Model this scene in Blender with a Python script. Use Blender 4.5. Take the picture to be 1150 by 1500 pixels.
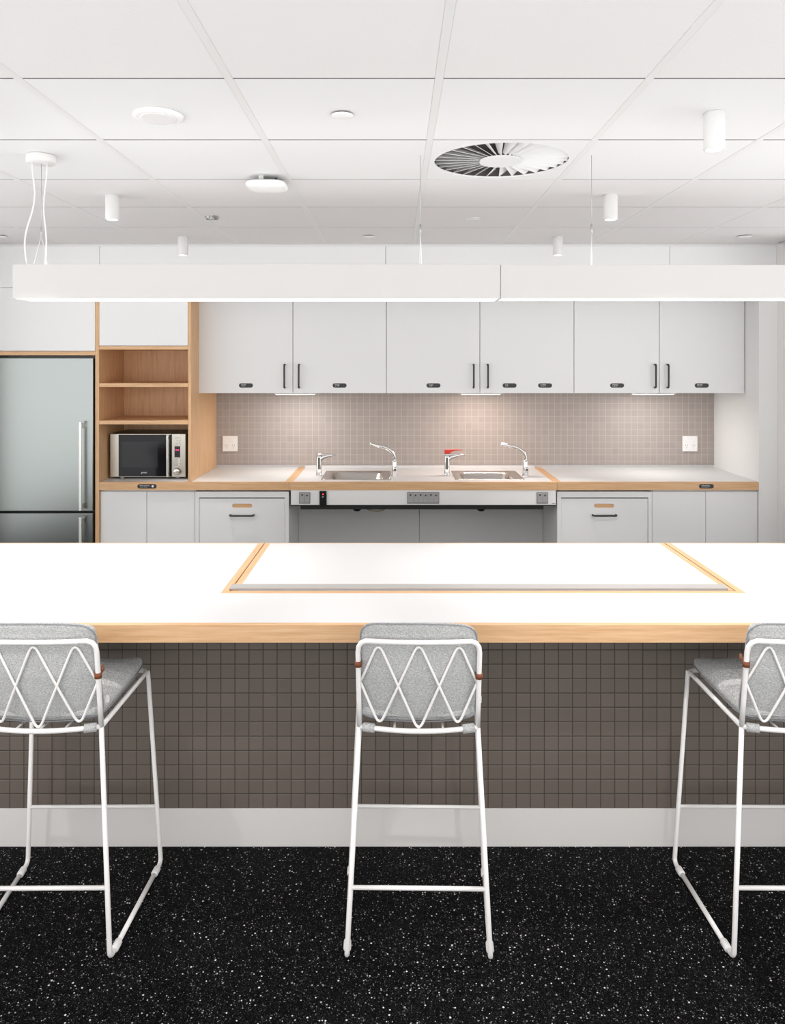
import bpy, bmesh, math, random
from mathutils import Vector, Matrix
PI = math.pi
random.seed(7)
S = bpy.context.scene
C = S.collection
for o in list(bpy.data.objects): bpy.data.objects.remove(o)

# ------------------------------------------------------------------ camera
EYE = 1.726
cd = bpy.data.cameras.new('camera'); cam = bpy.data.objects.new('camera', cd); C.objects.link(cam)
cam.location = (0, 0, EYE); cam.rotation_euler = (PI/2, 0, 0)
cd.sensor_fit = 'AUTO'; cd.sensor_width = 36; cd.lens = 1113/1500*36
cd.shift_x = -5/1500; cd.shift_y = -220/1500
cd.clip_start = .05
S.camera = cam
# ------------------------------------------------------------------ light, exposure
W = bpy.data.worlds.new('world'); S.world = W; W.use_nodes = True
bg = W.node_tree.nodes['Background']; bg.inputs[0].default_value = (1, .985, .975, 1); bg.inputs[1].default_value = 1.7
# unseen office as added fill light: bright below, dim overhead, darker furniture band
_n = W.node_tree; _tc = _n.nodes.new('ShaderNodeTexCoord'); _sp = _n.nodes.new('ShaderNodeSeparateXYZ'); _n.links.new(_tc.outputs['Generated'], _sp.inputs[0])
_mr = _n.nodes.new('ShaderNodeMapRange'); _n.links.new(_sp.outputs[2], _mr.inputs[0]); _mr.inputs[1].default_value = -.5; _mr.inputs[2].default_value = .5
_cr = _n.nodes.new('ShaderNodeValToRGB'); _n.links.new(_mr.outputs[0], _cr.inputs[0]); _n.links.new(_cr.outputs[0], bg.inputs[0])
_st = [(0, 1.0), (.22, 1.0), (.30, .40), (.345, .45), (.375, .80), (.42, .75), (.5, .75), (.64, .78), (.72, .45), (.85, .25), (1, .25)]
while len(_cr.color_ramp.elements) < len(_st): _cr.color_ramp.elements.new(.5)
for _k, (_p, _v) in enumerate(_st):
    _cr.color_ramp.elements[_k].position = _p; _cr.color_ramp.elements[_k].color = (_v, _v*.997, _v*.995, 1)
S.view_settings.view_transform = 'Standard'; S.view_settings.look = 'None'
S.view_settings.gamma = 1; S.view_settings.use_curve_mapping = False
S.view_settings.exposure = 0.76
DOWN_W = 29.0          # watts of each surface downlight
BAR_E = 1.6            # emission of the linear pendant's lower diffuser
BAR_UP = .85           # watts per section of the pendant's upward light
SHELF_W = 1.6          # watts under the wall cabinets

# ------------------------------------------------------------------ materials
def mat(name, col, rough=.5, metal=0., emit=None, es=1., spec=.5, coat=0.):
    m = bpy.data.materials.new(name); m.use_nodes = True
    b = m.node_tree.nodes['Principled BSDF']
    b.inputs['Base Color'].default_value = (*col, 1); b.inputs['Roughness'].default_value = rough
    b.inputs['Metallic'].default_value = metal; b.inputs['Specular IOR Level'].default_value = spec
    b.inputs['Coat Weight'].default_value = coat
    if emit: b.inputs['Emission Color'].default_value = (*emit, 1); b.inputs['Emission Strength'].default_value = es
    return m
def lin(r, g, b):
    return tuple(((c/255)/12.92 if c/255 <= .04045 else ((c/255+.055)/1.055)**2.4) for c in (r, g, b))
def nodes(m):
    nt = m.node_tree; return nt, nt.nodes, nt.links, nt.nodes['Principled BSDF']
def coords(nt, scale=(1, 1, 1), kind='Object'):
    t = nt.nodes.new('ShaderNodeTexCoord'); mp = nt.nodes.new('ShaderNodeMapping')
    nt.links.new(t.outputs[kind], mp.inputs[0]); mp.inputs['Scale'].default_value = scale
    return mp.outputs[0]
def noise(nt, vec, scale=5, detail=4, rough=.5):
    n = nt.nodes.new('ShaderNodeTexNoise'); nt.links.new(vec, n.inputs['Vector'])
    n.inputs['Scale'].default_value = scale; n.inputs['Detail'].default_value = detail; n.inputs['Roughness'].default_value = rough
    return n.outputs['Fac']
def ramp(nt, fac, stops):
    r = nt.nodes.new('ShaderNodeValToRGB'); nt.links.new(fac, r.inputs[0])
    e = r.color_ramp.elements
    while len(e) < len(stops): e.new(.5)
    for k, (p, c) in enumerate(stops): e[k].position = p; e[k].color = (*c, 1)
    return r.outputs[0]
def bump(nt, h, b, strength=.2, dist=.001):
    n = nt.nodes.new('ShaderNodeBump'); nt.links.new(h, n.inputs['Height'])
    n.inputs['Strength'].default_value = strength; n.inputs['Distance'].default_value = dist
    nt.links.new(n.outputs[0], b.inputs['Normal'])
def mathn(nt, op, a, b=None, c=None):
    n = nt.nodes.new('ShaderNodeMath'); n.operation = op
    for k, v in enumerate((a, b, c)):
        if v is None: continue
        if isinstance(v, (int, float)): n.inputs[k].default_value = v
        else: nt.links.new(v, n.inputs[k])
    return n.outputs[0]
def mixc(nt, f, a, b):
    n = nt.nodes.new('ShaderNodeMix'); n.data_type = 'RGBA'
    for i, v in ((0, f), (6, a), (7, b)):
        if isinstance(v, tuple): n.inputs[i].default_value = (*v, 1)
        elif isinstance(v, (int, float)): n.inputs[i].default_value = v
        else: nt.links.new(v, n.inputs[i])
    return n.outputs[2]

def wood(name, scale):
    m = mat(name, (.6, .4, .25), .45)
    nt, N, L, b = nodes(m)
    v = coords(nt, scale)
    f1 = noise(nt, v, 3.2, 6, .62)
    f2 = noise(nt, v, 14, 3, .5)
    f = mathn(nt, 'ADD', mathn(nt, 'MULTIPLY', f1, .72), mathn(nt, 'MULTIPLY', f2, .28))
    c = ramp(nt, f, [(.30, lin(200, 154, 110)), (.46, lin(218, 174, 129)), (.60, lin(227, 186, 143)), (.74, lin(235, 197, 156))])
    L.new(c, b.inputs['Base Color']); bump(nt, f, b, .08)
    return m
WOODX = wood('oak_grain_along_x', (1.2, 26, 26))
WOODY = wood('oak_grain_along_y', (26, 1.2, 26))
WOODZ = wood('oak_grain_along_z', (26, 26, 1.2))

WHITE = mat('white_laminate', lin(238, 238, 237), .35)
CAB = mat('pale_grey_laminate', lin(238, 238, 238), .42)
TOP = mat('white_worktop', lin(220, 220, 220), .45)
PAINT = mat('white_paint', lin(240, 239, 238), .7)
TILEW = mat('plain_ceiling_tile', lin(233, 233, 233), .8)
DARK = mat('dark_gap', (.025, .022, .021), .8)
BLACK = mat('black_metal', lin(42, 42, 44), .4)
BLKPL = mat('black_plastic', (.012, .012, .014), .25)
GLASSB = mat('black_glass', (.008, .008, .012), .06, spec=.22)
CHROME = mat('chrome', (.78, .78, .78), .09, 1)
POWDER = mat('white_powder_coat', lin(240, 238, 236), .38)
FIXT = mat('white_fixture', lin(229, 228, 227), .45)
BARW = mat('pendant_white', lin(208, 206, 204), .5)
PLAST = mat('white_plastic', lin(246, 245, 244), .35)
GREYP = mat('grey_plastic', lin(146, 146, 146), .45)
GREYB = mat('grey_button', lin(168, 168, 168), .45)
MARK = mat('dark_mark', lin(45, 45, 48), .6)
RED = mat('red_plastic', lin(226, 62, 44), .35)
REDL = mat('red_led', (.1, 0, 0), .4, emit=(1, .03, .03), es=3)
PINKL = mat('display_digits', (.1, 0, .02), .4, emit=(1, .04, .22), es=2.5)
TEXTW = mat('white_lettering', lin(235, 235, 235), .6)
LEATH = mat('brown_leather', lin(120, 66, 38), .55)
LENS = mat('lamp_lens', (1, 1, 1), .4, emit=(1, .97, .93), es=9)
BARL = mat('pendant_diffuser', (1, 1, 1), .5, emit=(1, .985, .965), es=BAR_E)
BARUL = mat('pendant_uplight_lens', (1, 1, 1), .5, emit=(1, .985, .965), es=1.5)
ALU = mat('satin_aluminium', lin(226, 223, 220), .45, 0)
CABLEW = mat('white_cable', lin(232, 231, 230), .5)
WIREM = mat('steel_wire', lin(190, 188, 186), .35, .8)

def steel(name, col, rough, sc):
    m = mat(name, col, rough, 1.)
    nt, N, L, b = nodes(m)
    v = coords(nt, sc)
    f = noise(nt, v, 6, 5, .7)
    r = mathn(nt, 'MULTIPLY_ADD', f, .08, rough-.04); L.new(r, b.inputs['Roughness'])
    L.new(mixc(nt, f, tuple(c*.97 for c in col), tuple(min(1, c*1.03) for c in col)), b.inputs['Base Color'])
    bump(nt, f, b, .012, .0005)
    b.inputs['Anisotropic'].default_value = .5
    return m
STEEL = steel('brushed_steel', lin(146, 151, 149), .25, (.5, 40, 34))
SINKM = steel('satin_steel_sink', lin(205, 200, 196), .24, (10, 40, 10))
MWSTEEL = steel('microwave_steel', lin(196, 192, 182), .34, (60, 10, 2))

def perforated():
    m = mat('perforated_ceiling_tile', lin(226, 222, 221), .85)
    nt, N, L, b = nodes(m)
    t = N.new('ShaderNodeTexCoord'); s = N.new('ShaderNodeSeparateXYZ'); L.new(t.outputs['Object'], s.inputs[0])
    k = 2*PI/.0046
    a = mathn(nt, 'SINE', mathn(nt, 'MULTIPLY', s.outputs[0], k)); c = mathn(nt, 'SINE', mathn(nt, 'MULTIPLY', s.outputs[1], k))
    p = mathn(nt, 'GREATER_THAN', mathn(nt, 'MULTIPLY', a, c), .35)
    L.new(mixc(nt, p, lin(236, 234, 234), lin(218, 214, 213)), b.inputs['Base Color'])
    return m
TILEP = perforated()

def tiles(name, tile, grout, pu, pv, ou, ov, gw, var=.05, rough=.4, bmp=.6, highlight=None):
    """square mosaic on an XZ plane; pu/pv pitch, ou/ov phase, gw grout width (metres, world scale in object space)"""
    m = mat(name, tile, rough)
    nt, N, L, b = nodes(m)
    t = N.new('ShaderNodeNewGeometry'); s = N.new('ShaderNodeSeparateXYZ'); L.new(t.outputs['Position'], s.inputs[0])
    def cell(o, pitch, ph):
        q = mathn(nt, 'DIVIDE', mathn(nt, 'SUBTRACT', o, ph), pitch)
        fr = mathn(nt, 'FRACT', q); fl = mathn(nt, 'FLOOR', q)
        d = mathn(nt, 'MULTIPLY', mathn(nt, 'MINIMUM', fr, mathn(nt, 'SUBTRACT', 1, fr)), pitch)   # distance to nearest joint
        return d, fl
    dx, ix = cell(s.outputs[0], pu, ou); dz, iz = cell(s.outputs[2], pv, ov)
    d = mathn(nt, 'MINIMUM', dx, dz)
    h = N.new('ShaderNodeMapRange'); L.new(d, h.inputs[0]); h.inputs[1].default_value = gw*.35; h.inputs[2].default_value = gw*.9
    h = h.outputs[0]
    cv = N.new('ShaderNodeCombineXYZ'); L.new(ix, cv.inputs[0]); L.new(iz, cv.inputs[1])
    wn = N.new('ShaderNodeTexWhiteNoise'); L.new(cv.outputs[0], wn.inputs['Vector'])
    base = mixc(nt, wn.outputs[0], tuple(c*(1-var) for c in tile), tuple(c*(1+var) for c in tile))
    L.new(mixc(nt, h, grout, base), b.inputs['Base Color'])
    L.new(mathn(nt, 'MULTIPLY_ADD', h, rough-.8, .8), b.inputs['Roughness'])
    h2 = N.new('ShaderNodeMapRange'); L.new(d, h2.inputs[0]); h2.inputs[1].default_value = gw*.3; h2.inputs[2].default_value = gw*1.6
    bump(nt, h2.outputs[0], b, bmp, .0015)
    return m
TISL = tiles('island_mosaic', lin(109, 100, 92), lin(64, 57, 51), .0501, .0513, .0275, .1355, .0022, .05, .38, .8)
TSPL = tiles('splashback_mosaic', lin(166, 156, 150), lin(192, 183, 177), .0500, .0500, -.005, .0985, .0026, .03, .4, .25)

def terrazzo():
    m = mat('black_speckled_vinyl', (.012, .012, .013), .55, spec=.04)
    nt, N, L, b = nodes(m)
    v = coords(nt)
    def flecks(scale, thr, keep):
        vo = N.new('ShaderNodeTexVoronoi'); L.new(v, vo.inputs['Vector']); vo.inputs['Scale'].default_value = scale; vo.inputs['Randomness'].default_value = 1
        s = N.new('ShaderNodeSeparateColor'); L.new(vo.outputs['Color'], s.inputs[0])
        size = mathn(nt, 'MULTIPLY', s.outputs[1], thr)
        k = mathn(nt, 'GREATER_THAN', s.outputs[0], keep)
        inside = mathn(nt, 'LESS_THAN', vo.outputs['Distance'], size)
        return mathn(nt, 'MULTIPLY', k, inside), s.outputs[2]
    a, ca = flecks(125, .36, .74); c, cc = flecks(260, .50, .70); d, cdd = flecks(420, .72, .40)
    col = mixc(nt, mathn(nt, 'MULTIPLY', d, .55), (.0022, .0022, .0025), (.045, .044, .046))
    col = mixc(nt, mathn(nt, 'MULTIPLY', c, mathn(nt, 'MULTIPLY_ADD', cc, .7, .2)), col, (.26, .255, .26))
    col = mixc(nt, mathn(nt, 'MULTIPLY', a, mathn(nt, 'MULTIPLY_ADD', ca, .6, .4)), col, (.78, .76, .75))
    L.new(col, b.inputs['Base Color'])
    return m
FLOOR = terrazzo()

def fabric(name, c0, c1):
    m = mat(name, c0, .9, spec=.2)
    nt, N, L, b = nodes(m)
    f = noise(nt, coords(nt, (170, 120, 900)), 1, 2, .6); g = noise(nt, coords(nt, (900, 300, 300)), 1, 2, .6)
    k = mathn(nt, 'MULTIPLY', mathn(nt, 'ADD', f, g), .5)
    L.new(ramp(nt, k, [(.38, c0), (.62, c1)]), b.inputs['Base Color'])
    bump(nt, k, b, .35, .001)
    b.inputs['Sheen Weight'].default_value = .15
    return m
FAB = fabric('grey_woven_fabric', lin(138, 139, 139), lin(210, 211, 210))
FABD = fabric('grey_piping_fabric', lin(120, 121, 124), lin(160, 160, 164))

# ------------------------------------------------------------------ mesh helpers
class MB:
    def __init__(s): s.bm = bmesh.new(); s.mats = []
    def mi(s, m):
        if m not in s.mats: s.mats.append(m)
        return s.mats.index(m)
    def _merge(s, b2, m, smooth=False):
        k = s.mi(m)
        for f in b2.faces: f.material_index = k; f.smooth = smooth
        me = bpy.data.meshes.new('tmp'); b2.to_mesh(me); b2.free()
        s.bm.from_mesh(me); bpy.data.meshes.remove(me)
    def box(s, x0, x1, y0, y1, z0, z1, m, bev=0, seg=2):
        b = bmesh.new()
        vs = [b.verts.new(p) for p in ((x0,y0,z0),(x1,y0,z0),(x1,y1,z0),(x0,y1,z0),(x0,y0,z1),(x1,y0,z1),(x1,y1,z1),(x0,y1,z1))]
        for f in ((0,3,2,1),(4,5,6,7),(0,1,5,4),(1,2,6,5),(2,3,7,6),(3,0,4,7)): b.faces.new([vs[i] for i in f])
        if bev: bmesh.ops.bevel(b, geom=b.edges[:], offset=bev, segments=seg, affect='EDGES', profile=.5)
        s._merge(b, m); return s
    def loft(s, rings, m, cap0=True, cap1=True, smooth=True, closed=False):
        b = bmesh.new(); R = [[b.verts.new(p) for p in r] for r in rings]; n = len(R[0])
        k = len(R)
        for i in range(k if closed else k-1):
            A, B = R[i], R[(i+1) % k]
            for j in range(n): b.faces.new((A[j], A[(j+1) % n], B[(j+1) % n], B[j]))
        if not closed:
            if cap0: b.faces.new(R[0][::-1])
            if cap1: b.faces.new(R[-1])
        bmesh.ops.recalc_face_normals(b, faces=b.faces)
        s._merge(b, m, smooth)
        return s
    def lathe(s, prof, cx, cy, m, n=32, axis='z', smooth=True, cap0=True, cap1=True):
        rings = []
        for r, h in prof:
            ring = []
            for j in range(n):
                a = 2*PI*j/n; u, v = r*math.cos(a), r*math.sin(a)
                ring.append((cx+u, cy+v, h) if axis == 'z' else (cx+u, h, cy+v))
            rings.append(ring)
        return s.loft(rings, m, cap0, cap1, smooth)
    def tube(s, pts, r, m, n=10, closed=False):
        P = [Vector(p) for p in pts]; rings = []; k = len(P)
        rad = r if isinstance(r, (list, tuple)) else [r]*k
        def tan(i):
            if closed: return (P[(i+1) % k]-P[i-1]).normalized()
            return (P[min(i+1, k-1)]-P[max(i-1, 0)]).normalized()
        t = tan(0); up = Vector((0, 0, 1)) if abs(t.z) < .9 else Vector((0, 1, 0))
        nrm = (up - t*up.dot(t)).normalized()
        for i in range(k):
            t2 = tan(i); q = t.rotation_difference(t2); nrm = q @ nrm; nrm = (nrm - t2*nrm.dot(t2)).normalized(); t = t2
            bi = t.cross(nrm)
            rings.append([P[i] + rad[i]*(nrm*math.cos(2*PI*j/n)+bi*math.sin(2*PI*j/n)) for j in range(n)])
        return s.loft(rings, m, closed=closed)
    def prism(s, pts, d0, d1, m, axis='y'):
        """polygon pts (u,v) extruded along axis between d0 and d1"""
        f = {'y': lambda u, v, d: (u, d, v), 'z': lambda u, v, d: (u, v, d), 'x': lambda u, v, d: (d, u, v)}[axis]
        return s.loft([[f(u, v, d0) for u, v in pts], [f(u, v, d1) for u, v in pts]], m, smooth=False)
    def text(s, body, x, y, z, size, m, width=None, rot=None):
        """flat lettering with a little thickness, facing -Y (towards the viewer), left edge x, baseline z"""
        cu = bpy.data.curves.new('t', 'FONT'); cu.body = body; cu.size = size; cu.extrude = .0003; cu.resolution_u = 3
        o = bpy.data.objects.new('t', cu); C.objects.link(o)
        me = bpy.data.meshes.new_from_object(o, depsgraph=bpy.context.evaluated_depsgraph_get())
        bpy.data.objects.remove(o); bpy.data.curves.remove(cu)
        b = bmesh.new(); b.from_mesh(me); bpy.data.meshes.remove(me)
        w = max(v.co.x for v in b.verts)
        sx = width/w if width else 1
        M = rot if rot else Matrix.Rotation(PI/2, 4, 'X')
        bmesh.ops.transform(b, matrix=Matrix.Translation((x, y, z)) @ M @ Matrix.Diagonal((sx, 1, 1, 1)), verts=b.verts)
        s._merge(b, m)
        return s

ORG = {}
def thing(name, label, cat, loc=(0, 0, 0), group=None):
    o = bpy.data.objects.new(name, None); C.objects.link(o); o.location = loc; o.empty_display_size = .05
    o['label'] = label; o['category'] = cat
    if group: o['group'] = group
    ORG[o.name] = Vector(loc)
    return o
def build(name, mb, parent=None, label=None, cat=None, group=None, kind=None, sub=0):
    bm = mb.bm
    me = bpy.data.meshes.new(name)
    o = bpy.data.objects.new(name, me); C.objects.link(o)
    if parent is None:
        xs = [v.co.x for v in bm.verts]; ys = [v.co.y for v in bm.verts]; zs = [v.co.z for v in bm.verts]
        org = Vector(((min(xs)+max(xs))/2, (min(ys)+max(ys))/2, min(zs)))
        if kind == 'structure': org = Vector((0, 0, 0))
        o.location = org
    else:
        org = ORG[parent.name]; o.parent = parent
    ORG[o.name] = org
    bmesh.ops.translate(bm, verts=bm.verts, vec=-org)
    bm.to_mesh(me); bm.free()
    for m in mb.mats: me.materials.append(m)
    if label: o['label'] = label
    if cat: o['category'] = cat
    if group: o['group'] = group
    if kind: o['kind'] = kind
    if sub:
        md = o.modifiers.new('s', 'SUBSURF'); md.levels = sub; md.render_levels = sub
    return o
def copy_tree(o, parent=None):
    c = o.copy(); C.objects.link(c); c.parent = parent
    for ch in [x for x in bpy.data.objects if x.parent == o]: copy_tree(ch, c)
    return c
def dup(root, loc, label, group=None, rz=0):
    c = copy_tree(root); c.location = loc; c.rotation_euler = (0, 0, rz); c['label'] = label
    if group: c['group'] = group
    return c
def fillet(pts, r, n=6):
    P = [Vector(p) for p in pts]; out = [P[0]]
    rr = r if isinstance(r, (list, tuple)) else [r]*(len(P)-2)
    for i in range(1, len(P)-1):
        a = (P[i-1]-P[i]); b = (P[i+1]-P[i]); d = min(rr[i-1], a.length*.49, b.length*.49)
        p0 = P[i]+a.normalized()*d; p1 = P[i]+b.normalized()*d
        for k in range(n+1):
            t = k/n; out.append(p0*(1-t)**2 + P[i]*2*t*(1-t) + p1*t*t)
    out.append(P[-1]); return out
def rrect(cx, cy, hx, hy, r, z, n=6):
    out = []
    for q, (sx, sy) in enumerate(((1, 1), (-1, 1), (-1, -1), (1, -1))):
        for k in range(n+1):
            a = PI/2*q + PI/2*k/n
            out.append((cx+sx*(hx-r)+r*math.cos(a), cy+sy*(hy-r)+r*math.sin(a), z))
    return out
def pill_pts(cx, cz, hw, hh, n=10):
    out = []
    for k in range(n+1):
        a = -PI/2+PI*k/n; out.append((cx+hw-hh+hh*math.cos(a), cz+hh*math.sin(a)))
    for k in range(n+1):
        a = PI/2+PI*k/n; out.append((cx-hw+hh+hh*math.cos(a), cz+hh*math.sin(a)))
    return out
def plate_hole(mb, cu, cv, rect, rin, d0, d1, m, axis='y', n=144, m_in=None):
    """rectangular plate with a hole; rect=(u0,u1,v0,v1), rin(theta) -> hole radius"""
    u0, u1, v0, v1 = rect
    th = [2*PI*k/n for k in range(n)]
    for cu_, cv_ in ((u0, v0), (u1, v0), (u1, v1), (u0, v1)):
        a = math.atan2(cv_-cv, cu_-cu) % (2*PI); th[min(range(n), key=lambda k: abs(th[k]-a))] = a
    def rout(a):
        c, s_ = math.cos(a), math.sin(a); t = 1e9
        if c > 1e-9: t = min(t, (u1-cu)/c)
        if c < -1e-9: t = min(t, (u0-cu)/c)
        if s_ > 1e-9: t = min(t, (v1-cv)/s_)
        if s_ < -1e-9: t = min(t, (v0-cv)/s_)
        return t
    def P(a, r, d):
        u, v = cu+r*math.cos(a), cv+r*math.sin(a)
        return (u, d, v) if axis == 'y' else (u, v, d)
    rings = [[P(a, rout(a), d0) for a in th], [P(a, rin(a), d0) for a in th], [P(a, rin(a), d1) for a in th], [P(a, rout(a), d1) for a in th]]
    mb.loft(rings, m, closed=True, smooth=False)
def pill_r(hw, hh):
    def f(a):
        c, s = abs(math.cos(a)), abs(math.sin(a))
        if s > 1e-6:
            t = hh/s
            if t*c <= hw-hh: return t
        k = hw-hh      # circle centre (k,0): |t(c,s)-(k,0)|=hh
        return k*c + math.sqrt(max(0, hh*hh-k*k*s*s))
    return f

# ------------------------------------------------------------------ setting
CEIL = 2.533
YB = 5.967      # back wall
YF = 5.22       # front plane of worktops and tall units
XR = 2.622      # right wall
b = MB(); b.box(-3.9, 3.6, -.3, 6.1, -.05, 0, FLOOR); build('floor', b, kind='structure')
b = MB(); b.box(-4.2, 4.0, YB, YB+.1, 0, CEIL, PAINT); build('wall_back', b, kind='structure')
b = MB(); b.box(XR, XR+.12, 4.75, YB, 0, CEIL+.1, PAINT); b.box(XR+.12, 4.0, 4.75, 4.87, 0, CEIL+.1, PAINT); build('wall_right', b, kind='structure')
b = MB(); b.box(-3.09, -2.97, 4.7, YB, 0, CEIL+.1, PAINT); build('light_block_left', b, kind='structure')  # unseen wall added to keep side light off the tall units
b = MB(); b.box(2.495, XR, YF, YB, 0, 2.237, WHITE); build('wall_nib', b, kind='structure')
# bulkhead over the joinery, in panels with fine joints
b = MB(); BY = 5.235
xs = [-4.2, -2.043, -.0705, 1.886, XR]
for x0, x1 in zip(xs[:-1], xs[1:]): b.box(x0+.0015, x1-.0015, BY, BY+.018, 2.237, CEIL+.004, CAB)
b.box(-4.2, XR, BY+.019, YB, 2.237, CEIL, DARK)
build('wall_bulkhead', b, kind='structure')
# perimeter angle
b = MB(); b.box(-4.2, XR, 5.1635, BY-.001, CEIL-.001, CEIL+.004, FIXT); b.box(-4.2, XR, BY-.0125, BY-.0005, CEIL-.012, CEIL-.0012, FIXT); build('trim_perimeter', b, kind='structure')
b = MB(); b.box(XR-.03, XR, 4.75, 5.160, CEIL-.012, CEIL-.006, FIXT); build('trim_perimeter_right', b, kind='structure')
# ceiling: metal tiles in a 600 grid, plain ones in the two lit rows, perforated elsewhere
b = MB()
bx = [-.477+.6*k for k in range(-6, 8)]; ry = [2.165+.599*k for k in range(-9, 6)]
ry[-1] = 5.16
for i in range(len(bx)-1):
    for j in range(len(ry)-1):
        x0, x1, y0, y1 = bx[i]+.0125, bx[i+1]-.0125, ry[j]+.0055, ry[j+1]-.0055
        x1 = min(x1, XR-.001) if y1 > 4.8 else x1
        if x1 <= x0: continue
        if abs(x0-.1355) < .01 and abs(y0-2.766) < .01: continue        # the swirl diffuser sits here
        m = TILEW if 2.1 < y0 < 3.0 else TILEP
        b.box(x0, x1, y0, y1, CEIL, CEIL+.022, m)
b.box(-4.5, 4.0, -3.4, 6.1, CEIL+.06, CEIL+.08, DARK)
b.box(-4.5, -4.1, -3.4, 6.1, CEIL+.003, CEIL+.06, DARK); b.box(3.73, 4.0, -3.4, 6.1, CEIL+.003, CEIL+.06, DARK); b.box(-4.1, 3.73, -3.4, -3.23, CEIL+.003, CEIL+.06, DARK)  # unseen closures added to keep world light out of the ceiling void
for y in ry[1:]: b.box(bx[0], XR if y > 4.8 else bx[-1], y-.008, y+.008, CEIL+.0015, CEIL+.004, DARK)  # dark strips put the shade of the open joints into colour
build('ceiling', b, kind='structure')
for i, x in enumerate(bx):
    b = MB(); b.box(x-.012, x+.012, ry[0], 5.172 if x < XR else 4.74, CEIL-.001, CEIL+.012, FIXT, .0008, 1)
    build('trim_%d' % (i+1), b, kind='structure')

# ------------------------------------------------------------------ linear pendant
YP0, YP1, ZP0, ZP1 = 2.895, 3.045, 1.967, 2.097
YPC = 2.97
root = thing('linear_pendant', 'long white rectangular linear pendant light hanging above the island worktop', 'pendant light', (.4, YPC, ZP0))
def section(x0, x1, y0, y1, z0, z1):
    b = MB()
    b.box(x0, x1, y0, y0+.006, z0, z1, BARW, .0008, 1); b.box(x0, x1, y1-.006, y1, z0, z1, BARW, .0008, 1)
    b.box(x0, x0+.006, y0+.006, y1-.006, z0, z1, BARW); b.box(x1-.006, x1, y0+.006, y1-.006, z0, z1, BARW)
    b.box(x0+.006, x1-.006, y0+.006, y1-.006, z1-.05, z1-.045, BARW)
    h = build('housing', b, root)
    b = MB(); b.box(x0+.006, x1-.006, y0+.006, y1-.006, z0+.002, z0+.006, BARL); build('diffuser', b, h, 'glowing lower diffuser')
    ld = bpy.data.lights.new('uplight', 'AREA'); ld.shape = 'RECTANGLE'; ld.size = x1-x0-.05; ld.size_y = .10; ld.energy = BAR_UP; ld.color = (1, .985, .965)
    lo = bpy.data.objects.new('uplight', ld); C.objects.link(lo); lo.parent = h
    lo.location = Vector(((x0+x1)/2, (y0+y1)/2, z1-.03)) - ORG[h.name]; lo.rotation_euler = (PI, 0, 0)
section(-1.4605, .3975, YP0, YP1, ZP0, ZP1)
section(.4, 2.26, YP0+.006, YP1-.01, ZP0+.001, ZP1-.001)
for x in (.096, .765, 2.18):
    b = MB(); b.tube([(x, YPC, CEIL), (x, YPC, 2.235)], .0011, WIREM, 6); build('suspension_wire', b, root)
    b = MB(); b.tube([(x, YPC, 2.262), (x, YPC, 2.222)], .0042, WIREM, 10); build('wire_gripper', b, root)
    b = MB()
    for s in (-1, 1): b.tube([(x, YPC, 2.225), (x+s*.008, YPC+s*.045, ZP1-.045)], .0015, CABLEW, 6)
    build('wire_fork', b, root)
XRO = -1.386
b = MB(); b.lathe([(.053, CEIL-.001), (.055, CEIL-.004), (.055, CEIL-.027), (.050, CEIL-.032)], XRO, YPC, FIXT, 40); build('ceiling_rose', b, root)
def wob(x0, y0, x1, y1, z0, z1, ph, amp):
    return [(x0+(x1-x0)*t+amp*math.sin(PI*2*t+ph)*math.sin(PI*t), y0+(y1-y0)*t, z0+(z1-z0)*t) for t in [k/24 for k in range(25)]]
b = MB(); b.tube(wob(XRO-.026, YPC-.02, XRO-.036, YPC-.04, CEIL-.03, ZP1-.045, 0, .020), .0032, CABLEW, 8); build('power_cable', b, root)
b = MB(); b.tube(wob(XRO+.018, YPC+.01, XRO+.004, YPC+.01, CEIL-.03, ZP1-.045, PI*.9, .010), .0032, CABLEW, 8); build('power_cable', b, root)
b = MB(); b.tube([(XRO, YPC, CEIL-.03), (XRO, YPC, 2.22)], .0011, WIREM, 6); build('suspension_wire', b, root)
b = MB(); b.tube([(XRO, YPC, 2.25), (XRO, YPC, 2.215)], .004, WIREM, 8); build('wire_gripper', b, root)
b = MB()
b.tube([(XRO, YPC, 2.22), (XRO-.03, YPC-.03, ZP1-.045)], .0013, CABLEW, 6); b.tube([(XRO, YPC, 2.22), (XRO+.02, YPC+.03, ZP1-.045)], .0013, CABLEW, 6)
build('wire_fork', b, root)

# ------------------------------------------------------------------ surface downlights
def make_downlight(loc, label):
    r = thing('surface_downlight', label, 'downlight', (0, 0, 0), 'white cylinder downlights on the ceiling')
    b = MB(); b.lathe([(.030, 0), (.0325, -.002), (.0325, -.118), (.031, -.120), (.027, -.120), (.026, -.112)], 0, 0, FIXT, 32, cap1=False); build('lamp_body', b, r)
    b = MB(); b.lathe([(.0262, -.112), (.0262, -.1115)], 0, 0, LENS, 32); build('lens', b, r, 'glowing lens')
    ld = bpy.data.lights.new('lamp', 'SPOT'); ld.energy = DOWN_W; ld.spot_size = math.radians(92); ld.spot_blend = .35; ld.shadow_soft_size = .02; ld.color = (1, .975, .955)
    lo = bpy.data.objects.new('lamp', ld); C.objects.link(lo); lo.parent = r; lo.location = (0, 0, -.124)
    r.location = loc
    return r
GD = 'white cylinder downlights on the ceiling'
dl = make_downlight((1.032, 2.463, CEIL), 'largest white cylinder downlight, at the upper right above the right stool')
dup(dl, (-1.374, 3.68, CEIL), 'white cylinder downlight on the ceiling just right of the hanging power cables', GD)
dup(dl, (1.040, 3.68, CEIL), 'white cylinder downlight on the ceiling to the right of the round swirl vent', GD)
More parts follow.
